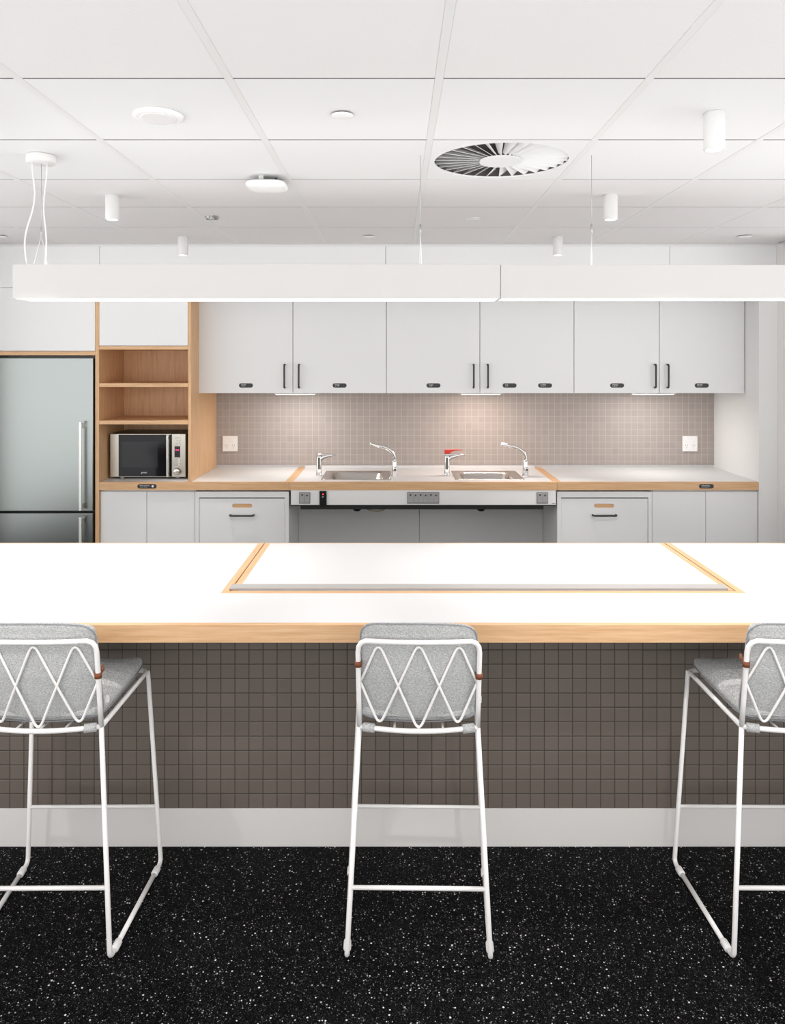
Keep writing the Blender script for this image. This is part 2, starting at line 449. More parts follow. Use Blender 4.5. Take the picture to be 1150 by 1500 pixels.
dup(dl, (-1.374, 4.90, CEIL), 'small far white cylinder downlight above the oak shelving unit', GD)
dup(dl, (1.045, 4.90, CEIL), 'small far white cylinder downlight above the door labelled Tea and Coffee', GD)
# the two lamps closest to the joinery have a narrower beam
for o in list(bpy.data.objects):
    if o.type == 'LIGHT' and o.parent and o.parent.name.startswith('surface_downlight') and o.parent.location.y > 4.5:
        o.data = o.data.copy(); o.data.spot_size = math.radians(48); o.data.spot_blend = .8
dup(dl, (-1.374, 2.463, CEIL), 'white cylinder downlight over the left bar stool, beyond the left edge', GD)
dup(dl, (-1.374, 1.24, CEIL), 'white cylinder downlight nearer the viewer on the left, above the picture', GD)
dup(dl, (1.035, 1.24, CEIL), 'white cylinder downlight nearer the viewer on the right, above the picture', GD)

# ------------------------------------------------------------------ ceiling fittings
r = thing('ceiling_speaker', 'flat round white ceiling disc with an inner grille, upper left', 'ceiling speaker', (-.776, 2.481, CEIL-.014))
b = MB(); b.lathe([(.078, CEIL), (.081, CEIL-.003), (.080, CEIL-.009), (.070, CEIL-.013), (.060, CEIL-.013)], -.776, 2.481, PLAST, 48); build('rim', b, r)
b = MB(); b.lathe([(.0585, CEIL-.013), (.0585, CEIL-.0145), (.05, CEIL-.0155)], -.776, 2.481, TILEP, 48); build('grille', b, r)
def cap(x, y, rad, label):
    b = MB(); b.lathe([(rad*.72, CEIL), (rad*.72, CEIL-.005), (rad, CEIL-.005), (rad, CEIL-.0075), (rad*.9, CEIL-.009)], x, y, PLAST, 32)
    b.mats.append(MARK)
    bm = b.bm
    for f in bm.faces:
        c = f.calc_center_median()
        if c.z > CEIL-.0052: f.material_index = 1
    return build('sprinkler_cover', b, None, label, 'sprinkler cover', 'round sprinkler covers flush in the ceiling')
cap(-.174, 2.470, .035, 'small round white sprinkler cover nearest the viewer, between two ceiling bars')
cap(-.172, 4.86, .039, 'small far sprinkler cover near the bulkhead, centre of the ceiling')
cap(2.23, 4.86, .041, 'small far sprinkler cover near the right wall corner')
cap(-2.53, 4.86, .039, 'small far sprinkler cover cut by the left edge of the picture')
b = MB(); b.lathe([(.040, CEIL), (.041, CEIL-.003), (.036, CEIL-.005), (.020, CEIL-.005), (.018, CEIL-.0075)], .432, 4.277, FIXT, 32)
build('smoke_detector', b, None, 'faint flat round white detector plate in the far tiles beyond the swirl vent', 'smoke detector')
# wireless access point
r = thing('wireless_access_point', 'white rounded square wireless access point hanging under a ceiling joint', 'access point', (-.565, 3.33, CEIL-.06))
b = MB(); ap = [rrect(-.565, 3.33, h, h, .05*h/.085, z, 8) for h, z in ((.070, CEIL-.024), (.083, CEIL-.028), (.087, CEIL-.036), (.083, CEIL-.046), (.06, CEIL-.053), (.02, CEIL-.055))]
b.loft(ap, PLAST); build('shell', b, r)
b = MB(); b.box(-.625, -.505, 3.28, 3.38, CEIL-.0235, CEIL-.018, GREYP, .002); b.box(-.595, -.575, 3.29, 3.31, CEIL-.018, CEIL, FIXT); b.box(-.53, -.52, 3.33, 3.34, CEIL-.018, CEIL, MARK); build('mounting_bracket', b, r)
b = MB(); b.box(-.603, -.578, 3.275, 3.279, CEIL-.0532, CEIL-.0485, GREYP); build('status_mark', b, r, 'small grey mark on the underside')
# little clip sensor
r = thing('ceiling_sensor', 'tiny square clip shaped sensor beside a far ceiling bar on the left', 'sensor', (-1.03, 4.24, CEIL-.012))
b = MB(); b.box(-1.065, -.998, 4.262, 4.268, CEIL-.010, CEIL, GREYP); b.box(-1.065, -1.060, 4.20, 4.262, CEIL-.006, CEIL, FIXT); b.box(-1.003, -.998, 4.18, 4.262, CEIL-.010, CEIL, GREYP)
build('bracket', b, r)
b = MB(); b.box(-1.045, -1.015, 4.20, 4.255, CEIL-.009, CEIL-.0005, FIXT, .001); b.box(-1.033, -1.027, 4.195, 4.1995, CEIL-.012, CEIL-.0005, GREYP); build('sensor_body', b, r)

# swirl diffuser filling one tile
DX, DY = .423, 3.0635
r = thing('swirl_air_diffuser', 'round swirl air vent with radial blades filling one ceiling tile', 'air vent', (DX, DY, CEIL-.004))
b = MB(); plate_hole(b, DX, DY, (DX-.2875, DX+.2875, DY-.297, DY+.297), lambda a: .268, CEIL-.0005, CEIL+.006, TILEW, 'z'); build('face_plate', b, r)
b = MB(); b.lathe([(.085, CEIL-.002), (.085, CEIL+.004)], DX, DY, TILEW, 40, smooth=False); build('hub', b, r)
b = MB(); b.lathe([(.275, CEIL+.0065), (.275, CEIL+.054), (.01, CEIL+.055)], DX, DY, mat('duct_lining', (.11, .095, .09), .8), 48, cap0=False); build('plenum', b, r, 'dark duct opening above the blades')
nb = 30; tilt = math.radians(38)
for k in range(nb):
    a = 2*PI*k/nb; e = Vector((math.cos(a), math.sin(a), 0)); t = Vector((-math.sin(a), math.cos(a), 0))
    rings = []
    for rad in (.080, .17, .2675):
        w = rad*2*PI/nb*.94 if rad > .1 else rad*2*PI/nb*.9
        w = max(w, .013); c = Vector((DX, DY, CEIL+.004)) + e*rad
        dn = (t*math.cos(tilt) - Vector((0, 0, 1))*math.sin(tilt)); nn = dn.cross(e).normalized()*.0006
        lo_ = c + dn*w*.0; hi_ = c - dn*w
        hi_.z = max(hi_.z, CEIL+.001)
        rings.append([lo_-nn, lo_+nn, hi_+nn, hi_-nn])
    b = MB(); b.loft(rings, TILEW, smooth=False); build('blade', b, r)

# ------------------------------------------------------------------ splashback
b = MB(); b.box(-1.407, 2.495, YB-.010, YB-.0005, .9175, 1.53, TSPL); build('tiled_splashback', b, None, 'small square grey beige mosaic splashback between worktops and wall cabinets', 'splashback')
def socket(x, label):
    r = thing('power_outlet', label, 'power outlet', (x, YB-.012, 1.024), 'white square power outlets on the splashback')
    b = MB(); b.box(x-.058, x+.058, YB-.0215, YB-.0105, 1.024, 1.144, PLAST, .003); build('face_plate', b, r)
    for sx in (-.029, .029):
        b = MB()
        for q in (-1, 1):
            b.box(x+sx+q*.008-.0016, x+sx+q*.008+.0016, YB-.0223, YB-.0216, 1.066, 1.078, GREYB)
        b.box(x+sx-.0014, x+sx+.0014, YB-.0223, YB-.0216, 1.048, 1.058, GREYB)
        build('socket', b, r)
        b = MB(); b.box(x+sx-.008, x+sx+.008, YB-.0245, YB-.0216, 1.094, 1.118, PLAST, .001); build('rocker_switch', b, r)
socket(-1.299, 'white square power outlet on the splashback beside the oak side panel')
socket(2.303, 'white square power outlet on the splashback at the right hand end')

# ------------------------------------------------------------------ name plates
def plate(x, z, yf, w, h, word, parent, sub, sym=False):
    """black pill shaped plate with white lettering and a raised dot row"""
    b = MB(); b.prism(pill_pts(x, z, w/2, h/2), yf-.002, yf, BLACK)
    x0 = x-w/2+h*.55
    ww = {'Food': .30, 'Mugs': .32, 'Cups': .30, 'Tea': .22, 'Coffee': .40, 'Plates': .38, 'Bowls': .38, 'Microwave': .50, 'Cleaning': .55}[word]*w
    b.text(word, x0, yf-.0022, z+h*.02, h*.46, TEXTW, ww)
    n = max(3, len(word)-1)
    for k in range(n):
        xx = x0+.002+k*ww*.85/n
        b.box(xx, xx+.0022, yf-.0028, yf-.002, z-h*.30, z-h*.30+.0022, TEXTW)
        if k % 2 == 0: b.box(xx, xx+.0022, yf-.0028, yf-.002, z-h*.30+.0035, z-h*.30+.0057, TEXTW)
    if sym:
        b.prism([(x+w*.30+.008*math.cos(a*PI/6), z+.008*math.sin(a*PI/6)) for a in range(12)], yf-.0028, yf-.002, TEXTW)
    build('name_plate', b, parent, 'black pill shaped plate reading %s' % word)
def vhandle(x, yf, z0, z1, parent, rad=.0065, pr=.03):
    b = MB(); b.tube(fillet([(x, yf, z0), (x, yf-pr, z0), (x, yf-pr, z1), (x, yf, z1)], .014), rad, BLACK, 10); build('handle', b, parent, 'black bar handle')
def hhandle(x0, x1, yf, z, parent, rad=.0065, pr=.032):
    b = MB(); b.tube(fillet([(x0, yf, z), (x0, yf-pr, z), (x1, yf-pr, z), (x1, yf, z)], .018), rad, BLACK, 10); build('handle', b, parent, 'black bar handle')

# ------------------------------------------------------------------ wall cabinets
YU = 5.43; ZU0, ZU1 = 1.5016, 2.235
UC = 'wall cabinets above the splashback'
def wall_cabinet(x0, xm, x1, hl, hr, plates, label):
    r = thing('wall_cabinet', label, 'wall cabinet', ((x0+x1)/2, (YU+YB)/2, ZU0), UC)
    b = MB(); t = .018
    b.box(x0+.0015, x0+t, YU+.0205, YB-.0105, ZU0+.001, ZU1, CAB); b.box(x1-t, x1-.0015, YU+.0205, YB-.0105, ZU0+.001, ZU1, CAB)
    b.box(x0+t, x1-t, YU+.0205, YB-.0105, ZU0+.001, ZU0+t, CAB); b.box(x0+t, x1-t, YU+.0205, YB-.0105, ZU1-t, ZU1, CAB)
    b.box(x0+t, x1-t, YB-.02, YB-.0105, ZU0+t, ZU1-t, CAB)
    build('carcass', b, r)
    for xa, xb, hx, side in ((x0, xm, hl, 0), (xm, x1, hr, 1)):
        b = MB(); b.box(xa+.002, xb-.002, YU, YU+.019, ZU0, ZU1-.003, CAB, .0008, 1); d = build('door', b, r)
        vhandle(hx, YU, 1.542, 1.706, d)
        for s, px, word in plates:
            if s == side: plate(px, 1.557, YU, .100, .031, word, d, 1)
    return r
k = 205.0
X = lambda px: (px-580)/k
wall_cabinet(X(291), X(429), X(566), X(417.3), X(438.3), [(0, X(360.3), 'Food'), (1, X(497.5), 'Mugs')], 'pale two door wall cabinet with Food and Mugs plates, beside the oak panel')
wall_cabinet(X(566), X(703), X(841), X(693.5), X(714.3), [(0, X(635), 'Cups'), (1, X(746.5), 'Tea'), (1, X(798.5), 'Coffee')], 'middle pale two door wall cabinet with Cups, Tea and Coffee plates')
wall_cabinet(X(841), X(966), X(1091), X(959), X(977.5), [(0, X(904), 'Plates'), (1, X(1028), 'Bowls')], 'narrower pale two door wall cabinet with Plates and Bowls plates at right')
def shelf_light(x, col, w, label):
    r = thing('under_cabinet_light', label, 'under cabinet light', (x, 5.62, 1.485), 'slim lights under the wall cabinets')
    b = MB(); b.loft([rrect(x, 5.62, .165, .055, .008, 1.5022, 3), rrect(x, 5.62, .145, .045, .008, 1.487, 3)], FIXT, smooth=False); build('lamp_body', b, r)
    b = MB(); b.box(x-.14, x+.14, 5.58, 5.66, 1.4845, 1.4868, mat('shelf_lens', (1, 1, 1), .5, emit=col, es=6)); build('lens', b, r, 'glowing lens')
    ld = bpy.data.lights.new('lamp', 'AREA'); ld.shape = 'RECTANGLE'; ld.size = .28; ld.size_y = .08; ld.energy = w; ld.color = col
    lo = bpy.data.objects.new('lamp', ld); C.objects.link(lo); lo.parent = r; lo.location = Vector((x, 5.62, 1.482))-ORG[r.name]
shelf_light(-.742, (1, .96, .92), SHELF_W, 'slim light under the left wall cabinet with Food and Mugs plates')
shelf_light(.625, (1, .84, .74), SHELF_W*1.2, 'slim warm light under the middle wall cabinet above the taps')
shelf_light(1.90, (1, .96, .93), SHELF_W*.8, 'slim light under the right wall cabinet')

# ------------------------------------------------------------------ worktops
ZT, ZTb = .900, .843
def worktop(name, x0, x1, label, left_edge, right_edge, holes=(), upstand=False, cat='worktop'):
    r = thing(name, label, cat, ((x0+x1)/2, (YF+YB)/2, ZTb))
    e = .022; se = .028
    xa = x0+(se if left_edge else 0); xb = x1-(se if right_edge else 0)
    b = MB(); y0, y1 = YF+e, YB-.0105
    if not holes: b.box(xa, xb, y0, y1, ZTb, ZT, TOP)
    else:
        hy0, hy1 = holes[0][2], holes[0][3]
        b.box(xa, xb, y0, hy0, ZTb, ZT, TOP); b.box(xa, xb, hy1, y1, ZTb, ZT, TOP)
        cur = xa
        for h in holes: b.box(cur, h[0], hy0, hy1, ZTb, ZT, TOP); cur = h[1]
        b.box(cur, xb, hy0, hy1, ZTb, ZT, TOP)
    build('top', b, r)
    b = MB(); b.box(x0, x1, YF, YF+e, ZTb, ZT, WOODX, .001, 1); fe = build('front_edge', b, r, 'oak front edge')
    for flag, u0, u1 in ((left_edge, x0, xa), (right_edge, xb, x1)):
        if flag:
            b = MB(); b.box(u0, u1, y0, y1, ZTb, ZT, WOODY); build('side_edge', b, r, 'oak side edge')
    if upstand:
        b = MB(); b.box(xa-.005, xb+.005, y1-.028, y1, ZT, ZT+.016, TOP, .001, 1); build('upstand', b, r)
    return r, fe
KF = YF
XS0, XS1 = -.7345, 1.1075
r, fe = worktop('worktop', -2.039, XS0-.0015, 'white worktop with oak front edge running under the microwave on the left', False, True)
plate(-1.710, .871, YF, .132, .030, 'Microwave', fe, 1, True)
r, fe = worktop('worktop', XS1+.0015, 2.494, 'white worktop with oak front edge right of the sink bench, with Cleaning plate', True, False)
plate(2.133, .871, YF, .102, .030, 'Cleaning', fe, 1)
SH = [(-.505, -.055, 5.315, 5.725), (.435, .885, 5.315, 5.725)]
r, fe = worktop('sink_bench', XS0, XS1, 'height adjustable white sink bench with oak edges and grey up and down buttons', True, True, SH, True, 'sink bench')
b = MB(); b.box(-.722, 1.100, YF+.003, YF+.021, .742, ZTb-.0005, PAINT, .001, 1)
fas = build('fascia', b, r, 'white front fascia')
b = MB(); b.box(-.722, 1.100, YF+.003, YF+.021, .736, .7415, MARK); b.box(-.66, 1.02, YF+.03, YF+.38, .706, .742, BLACK, .002); build('under_rail', b, r, 'dark metal rail')
b = MB(); b.box(-.722, -.70, YF+.03, YB-.12, .76, ZTb, FIXT); b.box(1.08, 1.10, YF+.03, YB-.12, .76, ZTb, FIXT); build('support_rail', b, r)
def pad(x0, x1, n):
    z0, z1 = .752, .832; yf = YF+.003
    b = MB(); b.box(x0, x1, yf-.006, yf, z0, z1, GREYP, .003)
    build_n = 2*n; w = (x1-x0-.010)/build_n
    for k in range(build_n):
        xa = x0+.005+k*w
        b.box(xa+.001, xa+w-.001, yf-.009, yf-.006, z0+.006, z1-.006, GREYB, .001, 1)
        cx = xa+w/2; zz = z1-.022; d = 1 if k % 2 else -1
        b.prism([(cx-.0085, zz-d*.006), (cx+.0085, zz-d*.006), (cx, zz+d*.008)], yf-.0096, yf-.009, MARK)
        b.box(cx-w*.35, cx+w*.35, yf-.0095, yf-.009, z0+.036, z0+.0372, GREYP)
    build('button_pad', b, fas, 'grey button pad with up and down arrows')
pad(-.666, -.588, 1); pad(.077, .298, 3); pad(.966, 1.046, 1)
b = MB(); yf = YF+.003
b.box(-.525, -.476, yf-.010, yf, .732, .840, BLKPL, .002); b.lathe([(.0042, yf-.011), (.004, yf-.0101)], -.500, .818, REDL, 16, axis='y'); b.text('24', -.508, yf-.0104, .795, .014, TEXTW)
build('control_box', b, fas, 'black control box with a red light')
b = MB()
for q in range(4): b.box(1.074+q*.006, 1.078+q*.006, yf-.0006, yf, .748, .756, GREYP)
build('maker_mark', b, fas, 'tiny grey maker mark')
for x in (-.270, .592):
    b = MB(); b.lathe([(.030, .741), (.030, .70), (.018, .690)], x, YF+.06, BLKPL, 20); build('drain_fitting', b, r)
b = MB(); b.tube([(-.215, YF+.05, .712), (-.18, YF+.045, .698), (-.13, YF+.045, .692), (-.09, YF+.045, .700), (-.06, YF+.05, .712)], .0055, mat('braided_hose', lin(150, 140, 122), .5, .5), 8); build('hose', b, r, 'braided water hose')

# sinks
def sink(x0, x1, label):
    cx, cy, hx, hy = (x0+x1)/2, 5.52, (x1-x0)/2, .215
    r = thing('kitchen_sink', label, 'sink', (cx, cy, .76), 'steel sinks set in the sink bench')
    P = [(hx, hy, .012, ZT+.0006), (hx, hy, .012, ZT+.004), (hx-.022, hy-.020, .02, ZT+.0035), (hx-.05, hy-.035, .05, ZT+.0015), (hx-.062, hy-.045, .06, ZT-.012), (hx-.085, hy-.062, .06, .78), (hx-.12, hy-.09, .05, .768), (.045, .045, .044, .764)]
    b = MB(); b.loft([rrect(cx, cy, a, c, rr, z, 6) for a, c, rr, z in P], SINKM, cap0=False); build('basin', b, r)
    b = MB(); b.lathe([(.042, .7645), (.042, .770), (.034, .771), (.030, .768)], cx, cy, CHROME, 28); b.lathe([(.012, .7685), (.010, .776)], cx, cy, BLKPL, 14); build('drain', b, r)
sink(-.525, -.038, 'left stainless steel sink between the plain lever tap and arched tap')
sink(.415, .900, 'right stainless steel sink between the red topped tap and arched tap')

# taps
def lever_tap(loc, label, red):
    r = thing('lever_tap', label, 'tap', (0, 0, 0))
    b = MB(); b.lathe([(.024, 0), (.024, .004), (.020, .008), (.0185, .05), (.0195, .13), (.0195, .148)], 0, 0, CHROME, 24); build('tap_body', b, r)
    b = MB(); b.tube([(0, 0, .100), (.016, 0, .122), (.034, 0, .133), (.065, 0, .141), (.095, 0, .146)], [.016, .016, .0145, .012, .009], CHROME, 12); build('spout', b, r)
    b = MB(); b.loft([[(x, -w, z-.004), (x, w, z-.004), (x, w, z+.004), (x, -w, z+.004)] for x, w, z in ((-.020, .018, .153), (.02, .018, .154), (.07, .012, .152), (.118, .008, .148), (.130, .005, .146))], CHROME); build('lever', b, r)
    if red:
        b = MB(); b.loft([[(x, -w, z0), (x, w, z0), (x, w, z1), (x, -w, z1)] for x, w, z0, z1 in ((-.018, .017, .158, .186), (.015, .017, .160, .186), (.03, .014, .170, .187), (.055, .010, .180, .187), (.110, .006, .183, .187))], RED, smooth=False); build('hot_lever', b, r, 'red safety lever')
    r.location = loc; return r
def arched_tap():
    r = thing('arched_tap', 'a', 'tap', (0, 0, 0), 'arched chrome taps at the right of each sink')
    b = MB(); b.lathe([(.025, 0), (.025, .004), (.020, .010), (.0185, .10), (.0165, .112)], 0, 0, CHROME, 24); build('tap_body', b, r)
    pts = fillet([(0, 0, .105), (0, 0, .160), (-.055, 0, .205), (-.178, 0, .232)], [.045, .05], 8)
    b = MB(); b.tube(pts, .0118, CHROME, 14); b.tube([(-.168, 0, .229), (-.169, 0, .214)], .008, CHROME, 12); build('spout', b, r)
    b = MB(); b.lathe([(.015, -.019), (.015, -.040), (.010, -.043)], .004, .050, CHROME, 20, axis='y'); b.lathe([(.008, -.0432), (.008, -.0436)], .004, .050, BLKPL, 16, axis='y'); build('mixer_knob', b, r)
    b = MB(); b.tube([(.004, -.030, .060), (.016, -.040, .085)], .004, CHROME, 8); build('lever', b, r)
    return r
lever_tap((-.560, 5.53, ZT), 'chrome lever tap at the left end of the left sink', False)
lever_tap((.372, 5.53, ZT), 'chrome lever tap with a bright red top, between the two sinks', True)
at = arched_tap(); at.location = (-.010, 5.50, ZT); at['label'] = 'tall arched chrome tap over the left sink, its spout pointing left'
dup(at, (.938, 5.50, ZT), 'tall arched chrome tap over the right sink, nearest the right worktop', 'arched chrome taps at the right of each sink')

# ------------------------------------------------------------------ base cabinets
YC = 5.238; ZK = .0
def base_doors(x0, xm, x1, label):
    r = thing('base_cabinet', label, 'base cabinet', ((x0+x1)/2, 5.55, 0), 'base cabinets under the worktops')
    b = MB(); b.box(x0+.001, x1-.001, YC+.021, YB-.001, .10, ZTb-.001, CAB); b.box(x0+.001, x1-.001, YC+.06, YC+.075, 0, .10, CAB); build('carcass', b, r)
    for a, c in ((x0, xm), (xm, x1)):
        b = MB(); b.box(a+.0018, c-.0018, YC, YC+.019, .105, .832, CAB, .0008, 1); build('door', b, r)
base_doors(-2.0385, -1.718, -1.385, 'plain pale two door base cabinet below the microwave')
base_doors(1.766, 2.136, 2.494, 'plain pale two door base cabinet at the right end below the Cleaning plate')
def bin_cab(x0, x1, ix0, ix1, sx0, sx1, label):
    r = thing('bin_cabinet', label, 'base cabinet', ((x0+x1)/2, 5.55, 0), 'pull out bin cabinets beside the sink bench')
    b = MB()
    b.box(x0+.0015, ix0-.002, YC-.006, YB-.001, 0, .832, WHITE); b.box(ix1+.002, x1-.0015, YC-.006, YB-.001, 0, .832, WHITE)
    b.box(ix0-.002, ix1+.002, YC-.006, YC+.30, .792, .832, WHITE); b.box(ix0-.002, ix1+.002, YB-.02, YB-.001, .05, .79, WHITE)
    b.box(ix0-.002, ix1+.002, YC+.03, YB-.02, 0, .05, WHITE)
    build('frame', b, r)
    b = MB(); cx, cz = (sx0+sx1)/2, .7335
    plate_hole(b, cx, cz, (ix0, ix1, .06, .783), pill_r((sx1-sx0)/2, .0145), YC, YC+.018, CAB); d = build('door', b, r)
    b = MB(); b.prism(pill_pts(cx, cz, (sx1-sx0)/2-.0005, .014), YC+.007, YC+.0175, WOODX); build('finger_slot', b, d, 'oak lined finger slot')
    hhandle(cx-.080, cx+.080, YC, .671, d)
    b = MB(); b.box(ix0, ix1, YC+.02, YC+.022, .7835, .7915, DARK); build('shadow_gap', b, r)
bin_cab(-1.384, -.7365, -1.355, -.767, -1.129, -.990, 'pale pull out bin cabinet left of the sink bench with finger slot and handle')
bin_cab(1.1095, 1.765, 1.140, 1.736, 1.366, 1.505, 'pale pull out bin cabinet right of the sink bench with finger slot and handle')
# knee space behind the sink bench
r = thing('knee_space_panel', 'pale grey back panels of the open knee space under the sink bench', 'panel', (.18, 5.74, 0))
b = MB(); b.box(-.7355, .1755, 5.735, 5.75, 0, .70, CAB); build('panel', b, r)
b = MB(); b.box(.1785, 1.1085, 5.735, 5.75, 0, .70, CAB); build('panel', b, r)

# ------------------------------------------------------------------ oak shelving unit
XL0, XL1, XN1, XN2 = -2.066, -2.040, -1.428, -1.4075
r = thing('shelving_unit', 'oak tall unit with open shelves above the microwave and a pale top door', 'shelving unit', (-1.73, 5.5, 0))
b = MB(); b.box(XL0, XL1, YF, YB-.001, 0, 2.236, WOODZ, .001, 1); build('side_panel', b, r)
b = MB(); b.box(XN1, XN2, YF, YB-.0105, ZT+.0005, 2.236, WOODZ, .001, 1); build('side_panel', b, r)
b = MB(); b.box(XL1+.0005, XN1-.0005, 5.70, 5.712, ZT+.0005, 2.23, WOODZ); build('back_panel', b, r)
for z0, z1 in ((1.810, 1.834), (1.5525, 1.579), (1.2964, 1.3227)):
    b = MB(); b.box(XL1+.0005, XN1-.0005, YF+.001, 5.6995, z0, z1, WOODX, .0008, 1); build('shelf', b, r)
b = MB(); b.box(XL1+.002, XN1-.002, YF, YF+.018, 1.8365, 2.234, CAB, .0008, 1); build('door', b, r, 'pale flap door at the top')

# fridge and its cupboard
r = thing('overfridge_cabinet', 'pale wide cupboard with an oak underside edge above the fridge', 'cabinet', (-2.5, 5.5, 1.77))
b = MB(); b.box(-2.94, XL0-.0005, YF+.021, YB-.001, 1.771, 2.236, CAB); build('carcass', b, r)
b = MB(); b.box(-2.94, XL0-.002, YF, YF+.018, 1.802, 2.234, CAB, .0008, 1); build('door', b, r)
b = MB(); b.box(-2.94, XL0-.0005, YF+.001, YF+.0205, 1.771, 1.7985, WOODX, .0008, 1); build('lower_edge', b, r, 'oak lower edge')
b = MB(); b.box(-2.966, -2.941, YF, YB-.001, 0, 2.236, WOODZ, .001, 1)
build('end_panel', b, None, 'oak end panel standing left of the fridge, outside the picture', 'panel')
r = thing('refrigerator', 'stainless steel fridge freezer with vertical bar handles, at the left edge', 'refrigerator', (-2.5, 5.55, 0))
b = MB(); b.box(-2.925, -2.070, 5.285, YB-.03, .02, 1.768, BLKPL); b.box(-2.90, -2.10, 5.30, 5.33, 0, .02, BLKPL); build('body', b, r, 'black cabinet body')
def fr_door(z0, z1, hz0, hz1):
    b = MB(); b.box(-2.915, -2.0805, YF-.002, 5.283, z0, z1, STEEL, .004, 3); d = build('door', b, r)
    b = MB(); b.box(-2.1575, -2.1395, YF-.052, YF-.044, hz0, hz1, mat('handle_steel', lin(225, 224, 218), .3, .6), .0015)
    hm = b.mats[0]
    for z in (hz0+.012, hz1-.045): b.box(-2.151, -2.139, YF-.0438, YF-.0025, z, z+.033, hm, .001)
    build('handle', b, d, 'flat bar handle')
fr_door(.70, 1.7525, .712, 1.318); fr_door(.06, .686, .12, .668)

# ------------------------------------------------------------------ microwave
YM = 5.362; mx0, mx1, mz0, mz1 = -2.018, -1.484, .912, 1.218
r = thing('microwave', 'steel microwave oven with black glass door standing in the oak shelving unit', 'microwave', ((mx0+mx1)/2, 5.53, ZT))
b = MB(); b.box(mx0, mx1, YM+.02, 5.695, mz0, mz1, mat('microwave_case', lin(95, 95, 95), .4, .7), .004); build('case', b, r)
b = MB(); b.box(mx0, -1.585, YM, YM+.0195, mz0, mz1, MWSTEEL, .003); d = build('door', b, r)
b = MB(); b.box(-1.957, -1.620, YM-.0025, YM-.0002, mz0+.006, mz1-.006, GLASSB, .001, 1)
b.box(-1.935, -1.68, YM-.0031, YM-.0026, mz0+.07, mz1-.055, mat('oven_window', (.022, .022, .026), .12, spec=.25))
b.text('gorenje', -1.797, YM-.003, mz0+.028, .018, TEXTW, .040); build('glass', b, d, 'black glass window')
b = MB(); b.box(-1.6125, -1.6015, YM-.028, YM-.020, mz0+.004, mz1-.008, mat('bright_steel', lin(232, 230, 222), .25, .7), .001, 1)
for z in (mz0+.02, mz1-.035): b.box(-1.611, -1.603, YM-.0198, YM-.0002, z, z+.012, b.mats[0])
build('handle', b, d)
b = MB(); b.box(-1.5995, -1.5855, YM-.0022, YM-.0002, mz0+.006, mz1-.006, GLASSB); build('door_edge', b, d, 'black strip beside the handle')
b = MB(); b.box(-1.583, mx1, YM, YM+.0195, mz0, mz1, MWSTEEL, .003); cp = build('control_panel', b, r)
b = MB(); b.box(-1.562, -1.523, YM-.002, YM-.0001, mz0+.140, mz0+.218, BLKPL); b.text('10:15', -1.557, YM-.0024, mz0+.187, .013, PINKL, .026); build('display', b, cp, 'black display with pink digits')
for z in [mz1-.034-.017*q for q in range(4)] + [mz0+.118-.017*q for q in range(3)]:
    for x in (-1.538, -1.560):
        b = MB(); b.box(x, x+.017, YM-.003, YM-.0001, z, z+.009, MWSTEEL if x < -1.55 else PLAST, .001, 1); build('button', b, cp)
b = MB(); b.lathe([(.026, YM-.0002), (.026, YM-.008), (.022, YM-.020), (.018, YM-.022)], -1.543, mz0+.042, mat('knob_steel', lin(205, 205, 202), .25, .8), 28, axis='y'); build('dial', b, cp)
for x in (mx0+.07, mx1-.07):
    for y in (YM+.05, 5.65):
        b = MB(); b.lathe([(.014, ZT+.0005), (.014, mz0)], x, y, PLAST, 14); build('foot', b, r)

# ------------------------------------------------------------------ island
YI0, YI1 = 2.387, 3.468
YPAN = 2.706; XI0, XI1 = -2.35, 2.35
r = thing('island_cabinet', 'island base faced in dark brown grey mosaic tiles with a pale skirting', 'kitchen island', (0, 3.05, 0))
b = MB(); b.box(XI0+.05, XI1-.05, YPAN+.010, YI1-.03, 0, ZTb-.001, mat('grey_green_laminate', lin(138, 138, 124), .5)); build('carcass', b, r)
b = MB(); b.box(XI0+.05, XI1-.05, YPAN, YPAN+.0098, .1365, ZTb-.001, TISL); build('tiled_panel', b, r, 'dark mosaic tiled front')
b = MB(); b.box(XI0+.05, XI1-.05, YPAN-.0015, YPAN+.0098, 0, .136, ALU, .0005, 1); build('skirting', b, r, 'pale satin metal skirting')
r = thing('island_worktop', 'large white island worktop with thick oak edge in front of the stools', 'worktop', (0, 2.93, ZTb))
GX0, GX1, GY = -.5975, 1.2235, 2.742       # joint round the movable section
OX0, OX1, OY = -.626, 1.2515, 2.711
b = MB(); e = .019
b.box(XI0, XI1, YI0+e, OY, ZTb, ZT, TOP); b.box(XI0, OX0, OY, YI1-.012, ZTb, ZT, TOP); b.box(OX1, XI1, OY, YI1-.012, ZTb, ZT, TOP); build('top', b, r)
b = MB(); b.box(XI0, XI1, YI0, YI0+e, ZTb, ZT, WOODX, .001, 1); build('front_edge', b, r, 'oak front edge')
b = MB(); b.box(XI0, OX0, YI1-.012, YI1, ZTb, ZT, WOODX); b.box(OX1, XI1, YI1-.012, YI1, ZTb, ZT, WOODX); build('back_edge', b, r, 'oak back edge')
b = MB(); b.box(OX0, OX1, OY, GY-.0030, ZTb, ZT, WOODX)
b.box(OX0, GX0-.0030, GY-.0030, YI1, ZTb, ZT, WOODY); b.box(GX1+.0030, OX1, GY-.0030, YI1, ZTb, ZT, WOODY); build('recess_edge', b, r, 'oak lining of the cut-out')
r = thing('movable_worktop_section', 'white inset worktop section with oak sides and a grey front strip', 'worktop section', (.313, 3.1, ZTb))
b = MB(); b.box(-.571, 1.197, GY+.004, YI1-.012, ZTb, ZT, TOP); build('top', b, r)
